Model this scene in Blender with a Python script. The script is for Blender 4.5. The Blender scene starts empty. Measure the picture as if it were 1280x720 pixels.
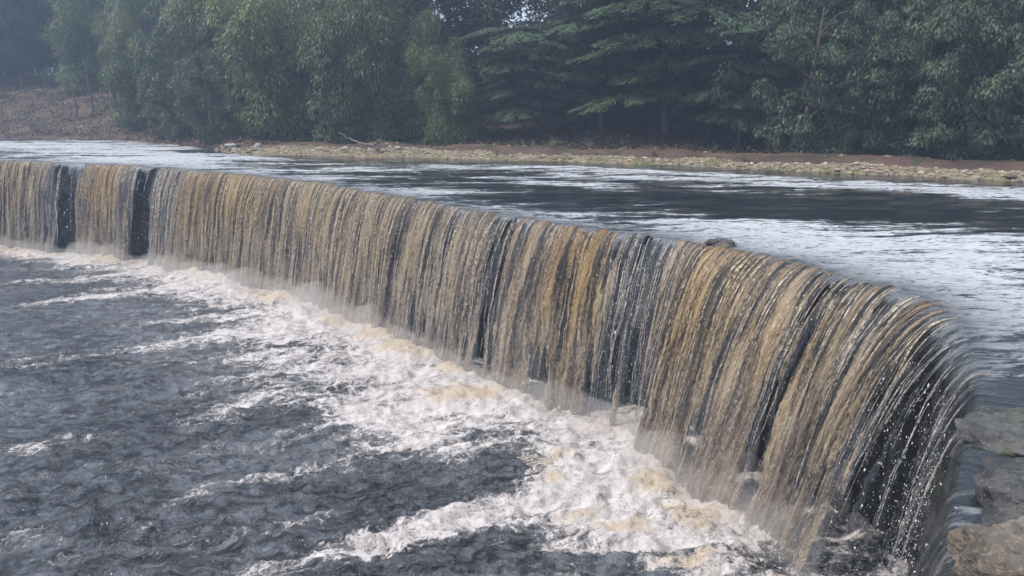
import bpy, math, random
import numpy as np
from mathutils import Vector

rng = np.random.default_rng(7)
random.seed(7)
scene = bpy.context.scene
COL = scene.collection

# ------------------------------------------------------------------ camera
CAM_Z = 2.4                      # eye height above the upper water
DROP = 3.3                       # height of the weir
F = 995.0                        # focal length in photo pixels (1280 wide)
PITCH = math.atan((360 - 122) / F)

def unproject(px, py, z=0.0):
    """point of the place seen at a photo pixel, on the level z"""
    a = (px - 640) / F
    b = -(py - 360) / F
    dy = math.cos(PITCH) + b * math.sin(PITCH)
    dz = -math.sin(PITCH) + b * math.cos(PITCH)
    t = (z - CAM_Z) / dz
    return (a * t, dy * t)

# ------------------------------------------------------------------ noise
def _hash(ix, iy, iz, seed):
    with np.errstate(over='ignore'):
        h = (ix.astype(np.uint32) * np.uint32(374761393) + iy.astype(np.uint32) * np.uint32(668265263)
             + iz.astype(np.uint32) * np.uint32(2246822519) + np.uint32(seed * 3266489 + 12345))
        h = (h ^ (h >> np.uint32(13))) * np.uint32(1274126177)
        h = h ^ (h >> np.uint32(16))
        h = h * np.uint32(2654435761)
        h = h ^ (h >> np.uint32(15))
    return h.astype(np.float64) / 4294967295.0

def vnoise(x, y, z=None, seed=0):
    """value noise -1..1"""
    x = np.asarray(x, float); y = np.asarray(y, float)
    x, y = np.broadcast_arrays(x, y)
    ix = np.floor(x).astype(np.int64); iy = np.floor(y).astype(np.int64)
    fx = x - ix; fy = y - iy
    ux = fx * fx * fx * (fx * (fx * 6 - 15) + 10); uy = fy * fy * fy * (fy * (fy * 6 - 15) + 10)
    def lay(iz):
        a = _hash(ix, iy, iz, seed); b = _hash(ix + 1, iy, iz, seed)
        c = _hash(ix, iy + 1, iz, seed); d = _hash(ix + 1, iy + 1, iz, seed)
        return (a * (1 - ux) + b * ux) * (1 - uy) + (c * (1 - ux) + d * ux) * uy
    if z is None:
        return lay(np.zeros_like(ix)) * 2 - 1
    z = np.broadcast_to(np.asarray(z, float), x.shape)
    iz = np.floor(z).astype(np.int64); fz = z - iz
    uz = fz * fz * (3 - 2 * fz)
    return (lay(iz) * (1 - uz) + lay(iz + 1) * uz) * 2 - 1

def fbm(x, y, z=None, oct=4, seed=0, gain=0.5):
    s = 0.0; a = 1.0; n = 0.0; f = 1.0
    c, sn = math.cos(0.6), math.sin(0.6)
    for k in range(oct):
        s = s + a * vnoise(x * f + 17.3 * k, y * f - 9.1 * k, None if z is None else z * f, seed + k * 11)
        n += a * a
        a *= gain; f *= 2.03
    return s / math.sqrt(n) * 1.0

def fbm1(s, v, oct=3, seed=0, gain=0.55):
    """stretched noise without rotation: strands stay along the flow"""
    r = 0.0; a = 1.0; n = 0.0; f = 1.0
    for k in range(oct):
        r = r + a * vnoise(s * f + 31.7 * k, v * f + 5.3 * k, None, seed + 7 * k)
        n += a * a; a *= gain; f *= 2.1
    return r / math.sqrt(n)

def sstep(a, b, x):
    t = np.clip((x - a) / (b - a), 0, 1)
    return t * t * (3 - 2 * t)

# ------------------------------------------------------------------ objects
def tag(o, label=None, cat=None, group=None, kind=None):
    if label: o['label'] = label
    if cat: o['category'] = cat
    if group: o['group'] = group
    if kind: o['kind'] = kind
    return o

def mesh_from(name, V, Fq, mat=None, attrs=None, uv=None, smooth=True):
    V = np.ascontiguousarray(V, dtype=np.float32).reshape(-1, 3)
    Fq = np.ascontiguousarray(Fq, dtype=np.int32)
    k = Fq.shape[1]
    me = bpy.data.meshes.new(name)
    me.vertices.add(len(V)); me.vertices.foreach_set('co', V.ravel())
    me.loops.add(Fq.size); me.loops.foreach_set('vertex_index', Fq.ravel())
    me.polygons.add(len(Fq)); me.polygons.foreach_set('loop_start', np.arange(0, Fq.size, k, dtype=np.int32))
    me.update(calc_edges=True)
    me.polygons.foreach_set('use_smooth', np.full(len(Fq), bool(smooth)))
    if attrs:
        for an, av in attrs.items():
            at = me.attributes.new(an, 'FLOAT', 'POINT')
            at.data.foreach_set('value', np.ascontiguousarray(av, dtype=np.float32).ravel())
    if uv is not None:
        l = me.uv_layers.new(name='UVMap')
        l.data.foreach_set('uv', np.ascontiguousarray(uv.reshape(-1, 2)[Fq.ravel()], dtype=np.float32).ravel())
    if mat: me.materials.append(mat)
    return me

def link(name, me, parent=None, loc=None, rz=0.0):
    o = bpy.data.objects.new(name, me); COL.objects.link(o)
    if parent is not None: o.parent = parent
    if loc is not None: o.location = loc
    if rz: o.rotation_euler = (0, 0, rz)
    return o

def empty(name, loc, rz=0.0):
    o = bpy.data.objects.new(name, None); COL.objects.link(o)
    o.location = loc; o.rotation_euler = (0, 0, rz); o.empty_display_size = 0.3
    return o

def grid_faces(ny, nx, keep=None):
    i = np.arange(ny * nx).reshape(ny, nx)
    f = np.stack([i[:-1, :-1], i[:-1, 1:], i[1:, 1:], i[1:, :-1]], -1)
    if keep is not None: f = f[keep]
    return f.reshape(-1, 4)

def prune(V, Fq, attrs=None, uv=None):
    used = np.unique(Fq); m = np.full(len(V), -1); m[used] = np.arange(len(used))
    return V[used], m[Fq], ({k: a.ravel()[used] for k, a in attrs.items()} if attrs else None), (uv.reshape(-1, 2)[used] if uv is not None else None)

def tubes(paths, radii, sides=5):
    """paths (n, m, 3), radii (n, m) -> V, F for n tapered tubes"""
    P = np.asarray(paths, float); R = np.asarray(radii, float)
    n, m, _ = P.shape
    T = np.gradient(P, axis=1); T /= np.linalg.norm(T, axis=2, keepdims=True) + 1e-9
    ref = np.where(np.abs(T[..., 2:3]) > 0.9, np.array([1.0, 0, 0]), np.array([0, 0, 1.0]))
    A = np.cross(T, ref); A /= np.linalg.norm(A, axis=2, keepdims=True) + 1e-9
    B = np.cross(T, A)
    ang = np.arange(sides) / sides * 2 * math.pi
    V = P[:, :, None, :] + R[:, :, None, None] * (np.cos(ang)[None, None, :, None] * A[:, :, None, :] + np.sin(ang)[None, None, :, None] * B[:, :, None, :])
    i = np.arange(n * m * sides).reshape(n, m, sides)
    j = np.roll(i, -1, axis=2)
    f = np.stack([i[:, :-1], j[:, :-1], j[:, 1:], i[:, 1:]], -1).reshape(-1, 4)
    return V.reshape(-1, 3), f

# ------------------------------------------------------------------ materials
class Nodes:
    def __init__(s, name, disp=False):
        s.m = bpy.data.materials.new(name); s.m.use_nodes = True
        s.t = s.m.node_tree; s.t.nodes.clear()
        s.out = s.t.nodes.new('ShaderNodeOutputMaterial')
    def n(s, kind, **kw):
        nd = s.t.nodes.new('ShaderNode' + kind)
        for k, v in kw.items(): setattr(nd, k, v)
        return nd
    def put(s, sock, v):
        if isinstance(v, bpy.types.NodeSocket): s.t.links.new(v, sock)
        elif v is not None:
            if sock.type == 'RGBA' and len(v) == 3: v = (*v, 1)
            sock.default_value = v
    def math(s, op, a, b=None, c=None, clamp=False):
        nd = s.n('Math', operation=op, use_clamp=clamp)
        s.put(nd.inputs[0], a)
        if b is not None: s.put(nd.inputs[1], b)
        if c is not None: s.put(nd.inputs[2], c)
        return nd.outputs[0]
    def attr(s, name):
        return s.n('Attribute', attribute_name=name).outputs['Fac']
    def coord(s, which='Object'):
        return s.n('TexCoord').outputs[which]
    def mapping(s, vec, scale=(1, 1, 1), loc=(0, 0, 0), rot=(0, 0, 0)):
        nd = s.n('Mapping'); s.put(nd.inputs['Vector'], vec)
        nd.inputs['Scale'].default_value = scale; nd.inputs['Location'].default_value = loc; nd.inputs['Rotation'].default_value = rot
        return nd.outputs[0]
    def noise(s, vec, scale=5.0, detail=4.0, rough=0.55, dist=0.0, out=0):
        nd = s.n('TexNoise'); s.put(nd.inputs['Vector'], vec)
        nd.inputs['Scale'].default_value = scale; nd.inputs['Detail'].default_value = detail
        nd.inputs['Roughness'].default_value = rough; nd.inputs['Distortion'].default_value = dist
        return nd.outputs[out]
    def voronoi(s, vec, scale, feature='F1', out='Distance'):
        nd = s.n('TexVoronoi', feature=feature); s.put(nd.inputs['Vector'], vec); nd.inputs['Scale'].default_value = scale
        return nd.outputs[out]
    def smooth(s, v, a, b, lo=0.0, hi=1.0):
        nd = s.n('MapRange', interpolation_type='SMOOTHSTEP')
        for i, x in enumerate((v, a, b, lo, hi)): s.put(nd.inputs[i], x)
        return nd.outputs[0]
    def mix(s, f, a, b):
        nd = s.n('Mix', data_type='RGBA')
        s.put(nd.inputs[0], f); s.put(nd.inputs[6], a); s.put(nd.inputs[7], b)
        return nd.outputs[2]
    def vadd(s, a, b, op='ADD'):
        nd = s.n('VectorMath', operation=op); s.put(nd.inputs[0], a); s.put(nd.inputs[1], b)
        return nd.outputs[0]
    def bump(s, h, strength=0.5, dist=0.05, normal=None):
        nd = s.n('Bump'); s.put(nd.inputs['Height'], h); s.put(nd.inputs['Strength'], strength); s.put(nd.inputs['Distance'], dist)
        if normal is not None: s.put(nd.inputs['Normal'], normal)
        return nd.outputs[0]
    def bsdf(s, color, rough=0.5, normal=None, spec=0.5, ior=None, **kw):
        nd = s.n('BsdfPrincipled'); s.put(nd.inputs['Base Color'], color); s.put(nd.inputs['Roughness'], rough)
        nd.inputs['Specular IOR Level'].default_value = spec
        if ior: nd.inputs['IOR'].default_value = ior
        if normal is not None: s.put(nd.inputs['Normal'], normal)
        for k, v in kw.items(): s.put(nd.inputs[k.replace('_', ' ')], v)
        return nd.outputs[0]
    def mixs(s, f, a, b):
        nd = s.n('MixShader'); s.put(nd.inputs[0], f); s.put(nd.inputs[1], a); s.put(nd.inputs[2], b)
        return nd.outputs[0]
    def done(s, surf=None, vol=None):
        if surf is not None: s.t.links.new(surf, s.out.inputs['Surface'])
        if vol is not None: s.t.links.new(vol, s.out.inputs['Volume'])
        return s.m

def mat_river():
    N = Nodes('river_water'); P = N.coord()
    rip = N.attr('ripple'); lip = N.attr('lip')
    warp = N.vadd(N.noise(P, 0.5, 2, out=1), (0.5, 0.5, 0.5), 'SUBTRACT')
    Q = N.vadd(P, N.vadd(warp, (0.7, 0.7, 0.7), 'MULTIPLY'))
    n1 = N.noise(N.mapping(Q, (0.6, 1.5, 1)), 1.6, 3, 0.5)
    n2 = N.noise(N.mapping(P, (0.7, 1.5, 1)), 8.0, 4, 0.62)
    n3 = N.noise(N.mapping(P, (0.8, 1.4, 1)), 30.0, 2, 0.6)
    h = N.math('ADD', N.math('ADD', N.math('MULTIPLY', n1, 0.8), N.math('MULTIPLY', n2, 0.42)), N.math('MULTIPLY', n3, 0.09))
    patch = N.noise(N.mapping(Q, (0.16, 0.75, 1)), 1.0, 7, 0.68)
    patch2 = N.noise(N.mapping(Q, (0.5, 2.2, 1)), 1.3, 6, 0.7)
    r = N.smooth(N.math('ADD', rip, N.math('ADD', N.math('MULTIPLY', N.math('SUBTRACT', patch, 0.5), 2.1), N.math('MULTIPLY', N.math('SUBTRACT', patch2, 0.5), 2.2))), 0.12, 1.0)
    nb = N.bump(h, N.math('ADD', N.math('MULTIPLY', r, 0.62), 0.05), 0.24)
    # broken water on the ripples, plus sky glints painted in as pale flecks
    fo = N.noise(N.mapping(Q, (0.5, 1.5, 1)), 9.0, 8, 0.74)
    foam = N.math('MULTIPLY', N.smooth(N.math('ADD', fo, N.math('MULTIPLY', N.math('SUBTRACT', r, 0.5), 0.22)), 0.46, 0.59), N.math('MULTIPLY', N.smooth(r, 0.1, 0.8), 0.85))
    # streaks drawn out over the lip
    U = N.coord('UV')
    st = N.noise(N.mapping(U, (14, 0.8, 1)), 1.0, 4, 0.65, 0.3)
    nb = N.bump(st, N.math('MULTIPLY', lip, 0.4), 0.05, nb)
    foam = N.math('MULTIPLY', foam, N.math('SUBTRACT', 1.0, N.math('MULTIPLY', lip, 0.8)))
    foam = N.math('MAXIMUM', foam, N.math('MULTIPLY', N.smooth(st, 0.52, 0.74), N.math('MULTIPLY', lip, 0.1)))
    col = N.mix(foam, (0.014, 0.02, 0.025), (0.56, 0.58, 0.61))
    sh = N.bsdf(col, N.math('ADD', 0.05, N.math('MULTIPLY', foam, 0.4)), nb, 0.5, 1.5)
    # the clear sheet tears and thins out where it goes over the lip
    thin = N.smooth(N.math('ADD', N.attr('thin'), N.math('MULTIPLY', N.math('SUBTRACT', st, 0.5), 1.6)), 0.45, 0.85)
    return N.done(N.mixs(thin, sh, N.n('BsdfTransparent').outputs[0]))

def mat_pool():
    N = Nodes('plunge_pool_water'); P = N.coord()
    den = N.attr('foam'); boil = N.attr('boil')
    warp = N.vadd(N.noise(P, 0.5, 3, 0.6, out=1), (0.5, 0.5, 0.5), 'SUBTRACT')
    warp2 = N.vadd(N.noise(P, 2.6, 3, 0.6, out=1), (0.5, 0.5, 0.5), 'SUBTRACT')
    Q = N.vadd(N.vadd(P, N.vadd(warp, (1.5, 1.5, 1.5), 'MULTIPLY')), N.vadd(warp2, (0.3, 0.3, 0.3), 'MULTIPLY'))
    QR = N.mapping(Q, rot=(0, 0, math.radians(-27)))
    Qs = N.mapping(QR, (0.42, 1.25, 1))     # streaks drawn out by the current
    big = N.noise(Qs, 1.0, 5, 0.62)
    mid = N.noise(N.mapping(QR, (0.55, 1.25, 1)), 4.2, 7, 0.7)
    fine = N.noise(P, 30, 5, 0.75)
    cell = N.voronoi(N.vadd(Q, N.vadd(N.noise(P, 9, 2, out=1), (0.16, 0.16, 0.16), 'MULTIPLY')), 4.2, 'DISTANCE_TO_EDGE')
    lace = N.smooth(cell, 0.0, 0.22, 1.0, 0.0)
    sig = N.math('ADD', N.math('MULTIPLY', N.math('SUBTRACT', big, 0.5), 2.5), N.math('MULTIPLY', N.math('SUBTRACT', mid, 0.5), 1.9))
    sig = N.math('ADD', sig, N.math('MULTIPLY', N.math('SUBTRACT', fine, 0.5), 1.7))
    sig = N.math('ADD', sig, N.math('MULTIPLY', N.math('SUBTRACT', lace, 0.3), 0.30))
    lvl = N.math('ADD', sig, N.math('MULTIPLY', N.math('SUBTRACT', den, 0.56), 1.45))
    foam = N.math('MULTIPLY', N.smooth(lvl, -0.10, 0.62), 0.96)
    nz = N.noise(N.mapping(Q, (0.8, 1.5, 1)), 1.7, 4, 0.6)
    nz2 = N.noise(N.mapping(Q, (0.7, 1.7, 1)), 3.4, 6, 0.64)
    nb = N.bump(N.math('ADD', nz, N.math('MULTIPLY', nz2, 0.9)), N.smooth(N.noise(P, 0.35, 3), 0.35, 0.65, 0.6, 1.0), 0.38)
    bub = N.voronoi(P, 55, 'F1')
    nb2 = N.bump(N.math('ADD', N.math('ADD', N.math('MULTIPLY', mid, 0.6), N.math('MULTIPLY', fine, 0.6)), N.math('MULTIPLY', bub, -0.25)), 0.5, 0.06)
    tan = N.smooth(N.math('ADD', boil, N.math('ADD', N.math('MULTIPLY', N.math('SUBTRACT', mid, 0.5), 1.5), N.math('MULTIPLY', N.math('SUBTRACT', big, 0.5), 1.2))), 0.22, 0.95)
    bcol = N.mix(N.smooth(fine, 0.35, 0.65), (0.36, 0.265, 0.16), (0.45, 0.385, 0.31))
    fcol = N.mix(N.smooth(N.math('ADD', N.math('MULTIPLY', mid, 0.6), N.math('MULTIPLY', fine, 0.4)), 0.38, 0.6), (0.29, 0.255, 0.24), (0.55, 0.512, 0.50))  # grey-brown holes, and shading of the foam lumps put into its colour
    fcol = N.mix(N.math('MULTIPLY', tan, 0.9), fcol, bcol)
    fcol = N.mix(N.smooth(lvl, 0.0, 0.6), (0.24, 0.215, 0.20), fcol)
    water = N.bsdf(N.mix(N.smooth(nz2, 0.36, 0.64), (0.018, 0.022, 0.028), (0.11, 0.12, 0.136)), 0.13, nb, 0.5, 1.5)  # bright and dark wavelet faces painted into the base colour along the chop
    fo = N.bsdf(fcol, 0.55, nb2, 0.35)
    return N.done(N.mixs(foam, water, fo))

def mat_fall():
    N = Nodes('falling_water'); U = N.coord('UV')
    cover = N.attr('cover'); gold = N.attr('gold'); air = N.attr('aerated')
    w = N.vadd(N.noise(N.mapping(U, (1.6, 1.0, 1)), 1.0, 3, out=1), (0.5, 0.5, 0.5), 'SUBTRACT')
    W = N.vadd(U, N.vadd(w, (0.2, 0.0, 0.0), 'MULTIPLY'))
    s1 = N.noise(N.mapping(W, (5.5, 0.35, 1)), 1.0, 4, 0.6)
    s2 = N.noise(N.mapping(W, (12, 0.65, 1)), 1.0, 4, 0.62)
    s3 = N.noise(N.mapping(W, (40, 5.0, 1)), 1.0, 3, 0.65, 0.5)
    gl = N.noise(N.mapping(W, (48, 15, 1)), 1.0, 4, 0.75, 0.6)
    tone = N.math('ADD', N.math('ADD', N.math('MULTIPLY', s1, 0.38), N.math('MULTIPLY', s2, 0.28)), N.math('ADD', N.math('MULTIPLY', s3, 0.16), N.math('MULTIPLY', gl, 0.18)))
    g = N.math('ADD', gold, N.math('MULTIPLY', N.math('SUBTRACT', s1, 0.5), 1.8), clamp=True)
    lo = N.mix(g, (0.165, 0.145, 0.13), (0.27, 0.16, 0.062))
    hi = N.mix(g, (0.45, 0.41, 0.365), (0.54, 0.375, 0.17))
    col = N.mix(N.smooth(tone, 0.44, 0.505), (0.036, 0.033, 0.034), lo)
    col = N.mix(N.smooth(tone, 0.49, 0.565), col, hi)
    col = N.mix(N.math('MULTIPLY', air, 0.62), col, (0.42, 0.36, 0.31))
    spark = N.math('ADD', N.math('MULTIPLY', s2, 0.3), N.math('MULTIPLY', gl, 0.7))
    col = N.mix(N.math('MULTIPLY', N.smooth(spark, 0.54, 0.66), 0.85), col, N.mix(g, (0.78, 0.75, 0.71), (0.78, 0.63, 0.38)))  # sun sparkle on the strands painted as pale flecks in the colour
    alpha = N.smooth(N.math('ADD', cover, N.math('MULTIPLY', N.math('SUBTRACT', tone, 0.5), 3.2)), 0.18, 0.66)
    nb = N.bump(N.math('ADD', tone, N.math('MULTIPLY', gl, 0.3)), 1.0, 0.09)
    pr = N.bsdf(col, 0.13, nb, 0.6, 1.4)
    tl = N.n('BsdfTranslucent'); N.put(tl.inputs['Color'], col); N.put(tl.inputs['Normal'], nb)
    sh = N.mixs(0.3, pr, tl.outputs[0])
    tr = N.n('BsdfTransparent').outputs[0]
    fl = N.n('BsdfGlossy'); fl.inputs['Roughness'].default_value = 0.1; N.put(fl.inputs['Normal'], nb); fl.inputs['Color'].default_value = (0.8, 0.88, 1, 1)
    film = N.mixs(0.09, tr, fl.outputs[0])
    return N.done(N.mixs(alpha, film, sh))

def mat_strand():
    N = Nodes('water_strand'); P = N.coord(); gold = N.attr('gold')
    n = N.noise(P, 22, 3, 0.6)
    col = N.mix(gold, (0.70, 0.67, 0.63), (0.68, 0.52, 0.28))
    col = N.mix(N.smooth(n, 0.3, 0.6), N.mix(gold, (0.30, 0.27, 0.25), (0.30, 0.20, 0.09)), col)
    nb = N.bump(n, 0.6, 0.02)
    pr = N.bsdf(col, 0.18, nb, 0.6, 1.33)
    tl = N.n('BsdfTranslucent'); N.put(tl.inputs['Color'], col)
    sh = N.mixs(0.3, pr, tl.outputs[0])
    a = N.smooth(N.noise(N.mapping(P, (1, 1, 1)), 13, 3, 0.6), 0.36, 0.56)
    return N.done(N.mixs(a, N.n('BsdfTransparent').outputs[0], sh))

def mat_spray():
    N = Nodes('water_drops')
    return N.done(N.bsdf((0.66, 0.64, 0.62), 0.12, None, 0.6, 1.33))

def mat_wet_wall():
    N = Nodes('wet_weir_stone'); P = N.coord()
    n = N.noise(P, 2.2, 6, 0.62); f = N.noise(P, 14, 5, 0.65)
    col = N.mix(N.smooth(n, 0.35, 0.65), (0.014, 0.017, 0.022), (0.055, 0.056, 0.06))
    col = N.mix(N.smooth(N.noise(P, 1.1, 3), 0.55, 0.7), col, (0.035, 0.045, 0.028))
    nb = N.bump(N.math('ADD', n, N.math('MULTIPLY', f, 0.35)), 0.7, 0.12)
    return N.done(N.bsdf(col, N.smooth(f, 0.3, 0.7, 0.22, 0.5), nb, 0.5))

def mat_rock(name, dark, light, wet, moss=0.0):
    N = Nodes(name); P = N.coord()
    n = N.noise(P, 3.2, 6, 0.6); f = N.noise(P, 24, 5, 0.7); l = N.noise(N.mapping(P, (1, 3, 3)), 5, 5, 0.6, 0.6)
    col = N.mix(N.smooth(n, 0.32, 0.66), dark, light)
    col = N.mix(N.math('MULTIPLY', N.smooth(f, 0.5, 0.72), 0.5), col, tuple(min(1, c * 1.7) for c in light))
    col = N.mix(N.math('MULTIPLY', N.smooth(N.noise(P, 2.6, 4), 0.54, 0.66), moss), col, (0.05, 0.06, 0.02))
    nb = N.bump(N.math('ADD', N.math('ADD', n, N.math('MULTIPLY', f, 0.45)), N.math('MULTIPLY', l, 0.5)), 1.0, 0.07)
    return N.done(N.bsdf(col, N.smooth(n, 0.3, 0.7, wet, wet + 0.25), nb, 0.5))

def mat_ground():
    N = Nodes('bank_soil'); P = N.coord()
    n = N.noise(P, 0.6, 5, 0.6); f = N.noise(P, 5, 6, 0.7)
    col = N.mix(N.smooth(n, 0.35, 0.65), (0.06, 0.037, 0.028), (0.112, 0.07, 0.055))
    col = N.mix(N.smooth(f, 0.52, 0.68), col, (0.14, 0.10, 0.072))
    col = N.mix(N.smooth(N.noise(P, 1.3, 5, 0.65), 0.52, 0.62), col, (0.045, 0.05, 0.024))
    return N.done(N.bsdf(col, 0.9, N.bump(f, 0.7, 0.12), 0.2))

def mat_bar():
    N = Nodes('gravel_and_silt'); P = N.coord()
    n = N.noise(P, 0.9, 5, 0.6); f = N.noise(P, 9, 5, 0.7)
    col = N.mix(N.smooth(f, 0.35, 0.65), (0.13, 0.105, 0.07), (0.30, 0.25, 0.17))
    col = N.mix(N.smooth(n, 0.5, 0.6), col, (0.12, 0.13, 0.05))
    col = N.mix(N.smooth(N.noise(P, 0.6, 4, 0.6, 0.4), 0.6, 0.7), col, (0.26, 0.17, 0.11))
    return N.done(N.bsdf(col, 0.85, N.bump(f, 0.8, 0.1), 0.2))

def mat_debris():
    N = Nodes('stones_and_litter'); c = N.attr('tone')
    r = N.n('ValToRGB'); N.put(r.inputs[0], c)
    e = r.color_ramp.elements
    e[0].color = (0.08, 0.06, 0.045, 1); e[1].position = 1.0; e[1].color = (0.5, 0.48, 0.45, 1)
    for p, cc in ((0.35, (0.2, 0.145, 0.10, 1)), (0.6, (0.27, 0.215, 0.16, 1)), (0.86, (0.33, 0.27, 0.21, 1))):
        x = e.new(p); x.color = cc
    return N.done(N.bsdf(r.outputs[0], 0.8, None, 0.3))

def mat_leaf(name, dark, light, old):
    N = Nodes(name); t = N.attr('tone')
    col = N.mix(t, dark, light)
    col = N.mix(N.smooth(t, 0.93, 0.99), col, old)
    ri = N.n('ObjectInfo').outputs['Random']
    col = N.mix(N.math('MULTIPLY', ri, 0.35), col, (0.05, 0.07, 0.035))
    pr = N.bsdf(col, 0.5, None, 0.35)
    tl = N.n('BsdfTranslucent'); N.put(tl.inputs['Color'], col)
    return N.done(N.mixs(0.35, pr, tl.outputs[0]))

def mat_bark(name, a, b):
    N = Nodes(name); P = N.coord()
    f = N.noise(N.mapping(P, (8, 8, 1.5)), 1.5, 4, 0.6)
    return N.done(N.bsdf(N.mix(f, a, b), 0.85, N.bump(f, 0.6, 0.03), 0.2))

M = dict(
    river=mat_river(), pool=mat_pool(), fall=mat_fall(), strand=mat_strand(), spray=mat_spray(), wall=mat_wet_wall(),
    grey_rock=mat_rock('wet_grey_rock', (0.024, 0.025, 0.027), (0.11, 0.107, 0.103), 0.08, 0.6),
    brown_rock=mat_rock('worn_brown_rock', (0.06, 0.05, 0.04), (0.2, 0.165, 0.13), 0.4, 0.7),
    dark_rock=mat_rock('wet_dark_rock', (0.03, 0.03, 0.03), (0.12, 0.105, 0.09), 0.15),
    pale_stone=mat_rock('pale_dry_stone', (0.2, 0.19, 0.17), (0.42, 0.40, 0.37), 0.6),
    ground=mat_ground(), bar=mat_bar(), debris=mat_debris(),
    bamboo=mat_leaf('bamboo_leaf', (0.05, 0.08, 0.026), (0.19, 0.235, 0.08), (0.2, 0.17, 0.08)),
    tier=mat_leaf('feathery_leaf', (0.055, 0.09, 0.045), (0.125, 0.18, 0.085), (0.1, 0.14, 0.06)),
    broad=mat_leaf('broad_leaf', (0.045, 0.07, 0.04), (0.125, 0.165, 0.085), (0.16, 0.13, 0.07)),
    bark=mat_bark('grey_bark', (0.07, 0.055, 0.045), (0.16, 0.13, 0.11)),
    cane=mat_bark('bamboo_cane', (0.10, 0.10, 0.05), (0.2, 0.19, 0.11)),
    dry=mat_bark('dry_wood', (0.15, 0.12, 0.095), (0.30, 0.25, 0.2)),
)

# ------------------------------------------------------------------ the weir crest in plan
CREST_PX = [(-330, 193, -330), (-150, 197, -150), (0, 201, 0), (100, 204, 100), (200, 210, 200), (300, 218, 300), (400, 229, 400), (500, 245, 500),
            (600, 263, 600), (700, 280, 700), (780, 289, 780), (860, 302, 860), (930, 315, 930), (1000, 330, 1000), (1060, 346, 1060),
            (1130, 363, 1130), (1190, 389, 1190), (1222, 430, 1230), (1232, 485, 1270), (1218, 545, 1310), (1203, 610, 1350),
            (1192, 670, 1390), (1190, 730, 1430)]
cp = np.array([unproject(a, b) for a, b, _ in CREST_PX]); ck = np.array([c for _, _, c in CREST_PX], float)
cp = np.vstack([cp[0] + (cp[0] - cp[1]) * 2.2, cp, [[1.75, 2.6], [1.5, 1.6]]]); ck = np.concatenate([[-700], ck, [1480, 1530]])
seg = np.concatenate([[0], np.cumsum(np.linalg.norm(np.diff(cp, axis=0), axis=1))])
sd = np.arange(0, seg[-1], 0.02)
cx = np.interp(sd, seg, cp[:, 0]); cy = np.interp(sd, seg, cp[:, 1]); ckey = np.interp(sd, seg, ck)
def smooth1(a, w):
    k = np.hanning(w); k /= k.sum()
    return np.convolve(np.pad(a, w // 2, mode='reflect', reflect_type='odd'), k, 'valid')[:len(a)]
cx = smooth1(cx, 91); cy = smooth1(cy, 91)
L = sd[-1]
_d = np.stack([np.gradient(cx), np.gradient(cy)], -1)
_d[:, 0] = smooth1(_d[:, 0], 121); _d[:, 1] = smooth1(_d[:, 1], 121)
_d /= np.linalg.norm(_d, axis=1, keepdims=True)
onx, ony = _d[:, 1], -_d[:, 0]          # outward, to the lower pool
_s = np.sign(onx[len(onx) // 2] * -1)
onx, ony = onx * 1.0, ony * 1.0
# the lower pool lies towards (-5, 10)
mid = len(cx) // 2
if (onx[mid] * (-5 - cx[mid]) + ony[mid] * (10 - cy[mid])) < 0: onx, ony = -onx, -ony

def crest(s):
    return np.interp(s, sd, cx), np.interp(s, sd, cy), np.interp(s, sd, onx), np.interp(s, sd, ony), np.interp(s, sd, ckey)

def v0_of(s):
    return 1.12 * (1 + 0.14 * fbm1(s * 0.55, s * 0 + 0.5, 2, 3) + 0.05 * fbm1(s * 3.1, s * 0 + 0.5, 2, 5)) * np.interp(np.interp(s, sd, ckey), [0, 500, 770, 800, 855, 888, 1000, 1100, 1190, 1250, 1400], [0.95, 1.08, 1.25, 1.1, 1.12, 1.72, 1.95, 1.8, 1.55, 0.9, 0.45])

def lipz_of(s):
    return 0.035 * fbm1(s * 0.9, s * 0 + 0.5, 3, 21) + 0.018 * fbm1(s * 4.0, s * 0 + 0.5, 3, 23)

def flow(s, p, lift=0.0):
    """point on the falling sheet: p < 0 upstream of the lip, p > 0 how far it has been thrown out"""
    x, y, nx, ny, k = crest(s)
    v0 = v0_of(s)
    pp = np.maximum(p, 0)
    tau = pp / v0
    z = -4.9 * tau ** 2 + lipz_of(s) * np.exp(np.minimum(p, 0) / 0.7)
    vz = 9.8 * tau
    sp = np.sqrt(v0 ** 2 + vz ** 2)
    ux, uz = vz / sp, v0 / sp              # normal of the sheet (outward, up)
    X = x + nx * (p + lift * ux); Y = y + ny * (p + lift * ux); Z = z + lift * uz
    return np.stack([X, Y, Z], -1)

# coverage / tint of the falling water along the crest
def curve(pts):
    a = np.array(pts, float); return lambda k: np.interp(k, a[:, 0], a[:, 1])
cover_of = curve([(-700, .6), (-100, .55), (0, .66), (30, .74), (62, .6), (78, .42), (86, .02), (106, .02), (112, .74), (140, .92), (160, .7), (174, .5),
                  (182, .0), (199, .0), (205, .62), (222, .42), (234, .5), (246, .9), (300, .97), (400, .86), (500, .74), (570, .62), (620, .52), (650, .42),
                  (700, .44), (745, .74), (775, .5), (800, .32), (850, .34), (878, .55), (900, .82), (950, .78), (985, .48), (1020, .58), (1060, .36),
                  (1090, .56), (1130, .42), (1165, .46), (1188, .42), (1203, .22), (1225, .06), (1260, .1), (1300, .03), (1530, .04)])
gold_of = curve([(-700, .3), (0, .5), (25, .75), (60, .5), (76, .15), (110, .5), (130, .95), (150, .9), (165, .3), (200, .1), (236, .5), (252, .85), (330, .75),
                 (380, .45), (470, .55), (560, .35), (640, .3), (690, .4), (740, .9), (775, .65), (800, .15), (870, .35), (900, .75), (960, .6), (1000, .35),
                 (1075, .55), (1095, .4), (1140, .25), (1185, .45), (1205, .5), (1225, 0), (1530, 0)])

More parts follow.
